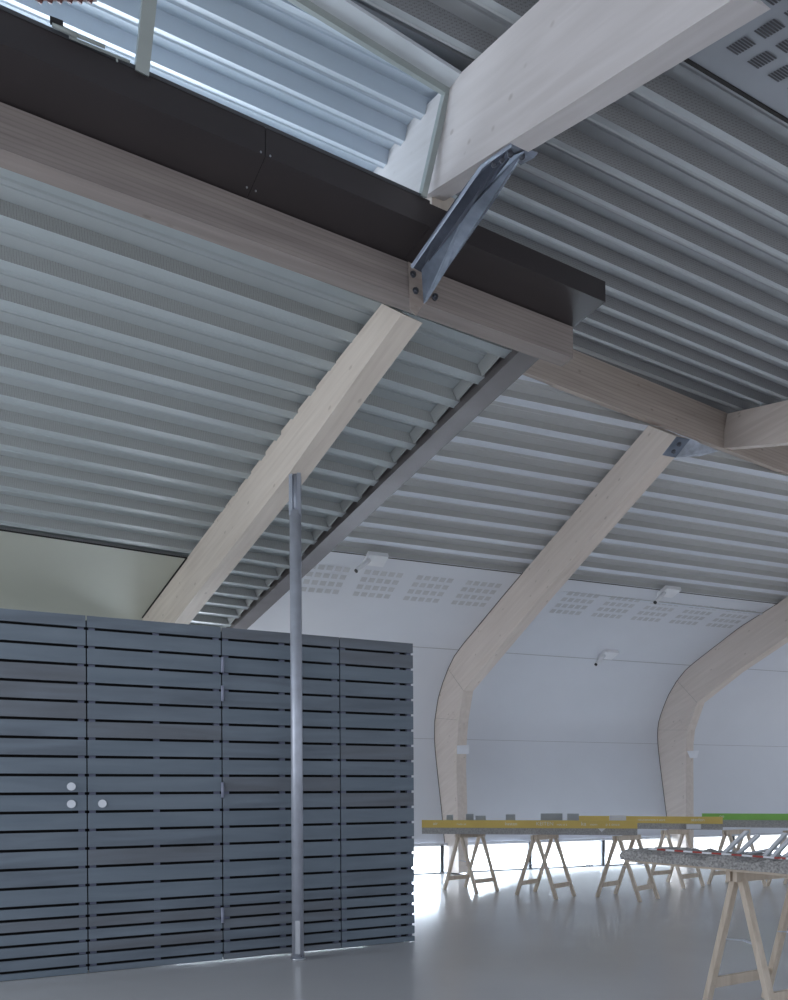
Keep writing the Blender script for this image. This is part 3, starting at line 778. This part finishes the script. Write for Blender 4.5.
for k in range(n):
    a, b = rim[k], rim[(k+1)%n]
    bm.faces.new((grid[a[0],a[1],1], lowv[k][0], lowv[(k+1)%n][0], grid[b[0],b[1],1]))
    bm.faces.new((lowv[k][0], lowv[k][1], lowv[(k+1)%n][1], lowv[(k+1)%n][0]))
bm.faces.new([l[1] for l in lowv])
nt4 = thing('model_table', 'rough grey concrete model slab on a near trestle at the right edge', 'table', E0+UP*.787)
obj('base_slab', bm, M_gravel, nt4)
bm = B(); box(bm, E0+UP*.787+ed*.02+en*.02, ed*(LEN-.04), en*(WID-.04), UP*.012); obj('board', bm, M_trestle, nt4)
# red and white striped bar on the slab edge
bm = B(); z = .872
for k in range(18):
    a = E0+ed*(.17+k*.055)+en*(.03)
    box(bm, V((a.x,a.y,z-.006)), ed*.055, en*.012, UP*.009, k % 2)
tag(obj('striped_bar', bm, [M_white, M_red], origin=E0+UP*z), 'thin red and white striped bar along the edge of the rough concrete slab', 'scale bar')
SLT = Plane((0,0,.866), UP)
rib_lab = ['white leaning model frame on the concrete slab, leftmost of the row', 'white leaning model frame, second from left on the concrete slab', 'low white model frame lying between the leaning ones on the concrete slab',
           'white leaning model frame, fourth from left on the concrete slab', 'white leaning model frame, fifth from left on the concrete slab', 'short white model frame at the right edge of the concrete slab']
for (bx,by,tx,ty), lab in zip(((723,853,746,831),(738,853,757,835),(748,853,775,848),(763,857,785,833),(771,858,794,833),(780,859,800,845)), rib_lab):
    p = SLT.hit(bx, by); q = at(tx, ty, p.y+.05)
    t = thing('model_truss', lab, 'model frame', p, 0, 'white model frames on the concrete slab')
    bm = B(); bar(bm, p, q, .020, .006); obj('strip', bm, M_white, t)
    sd_ = V((.016,.004,-.002)); bm = B(); bar(bm, p+sd_, q+sd_, .006, .012); obj('rib', bm, M_block, t)
# dark cable lying outside on the sill
bm = B(); p = VW.hit(587, 864); p.z = .02
for a, b in (((-.10,0),(-.03,.02)),((-.03,.02),(.02,.0)),((.02,0),(.08,.05))):
    tube(bm, p-wn*.08+w*a[0]+UP*a[1], p-wn*.08+w*b[0]+UP*b[1], .008, 8)
tag(obj('cable', bm, M_black, origin=p), 'short dark cable lying at the foot of the strip window', 'cable')
# ------------------------------------------------------------------ camera
cam_d = bpy.data.cameras.new('camera'); cam = bpy.data.objects.new('camera', cam_d); C.objects.link(cam)
cam_d.sensor_fit = 'HORIZONTAL'; cam_d.sensor_width = 36; cam_d.lens = 36*F_PX/788
cam_d.shift_y = (CY-500)/788.0; cam_d.clip_start = .02
cam.matrix_world = Matrix.Translation(CAM) @ Matrix.Rotation(math.pi/2, 4, 'X') @ Matrix.Rotation(-ROLL, 4, 'Z')
bpy.context.scene.camera = cam
# ------------------------------------------------------------------ light
wd_ = bpy.data.worlds.new('world'); bpy.context.scene.world = wd_; wd_.use_nodes = True
bg = wd_.node_tree.nodes['Background']; bg.inputs[0].default_value = (.80,.88,1.0,1); bg.inputs[1].default_value = .88
def area(name, loc, target, sx, sy, power, col=(1,1,1)):
    l = bpy.data.lights.new(name, 'AREA'); l.shape = 'RECTANGLE'; l.size = sx; l.size_y = sy; l.energy = power; l.color = col
    o = bpy.data.objects.new(name, l); C.objects.link(o); o.location = loc
    o.rotation_euler = (V(target)-V(loc)).to_track_quat('-Z', 'Z').to_euler(); return o
mid = B2 + w*3
area('daylight_strip', mid+wn*1.6+UP*1.6, mid+wn*.3, 14, 1.6, 2900, (.78,.87,1))
gm = G1 - kd*1.6
area('clerestory_sky', gm+kn*2.9+UP*.42, gm+kn*.3+UP*1.15, 6.5, .7, 170, (.80,.88,1))
area('left_fill', (-5.5, 2.2, 1.7), (0, 5.0, 2.3), 3.5, 2.4, 80, (.90,.94,1))  # added fill lamp with no window behind it, brightens left faces of beams
sun = bpy.data.lights.new('sun', 'SUN'); sun.energy = 6.0; sun.angle = .3; sun.color = (1,.97,.92)
so = bpy.data.objects.new('sun', sun); C.objects.link(so); so.rotation_euler = (V((.1,-.35,-1))).to_track_quat('-Z','Z').to_euler()
sc = bpy.context.scene
sc.view_settings.view_transform = 'Standard'; sc.view_settings.look = 'None'; sc.view_settings.exposure = -0.06
sc.cycles.max_bounces = 10; sc.cycles.diffuse_bounces = 6
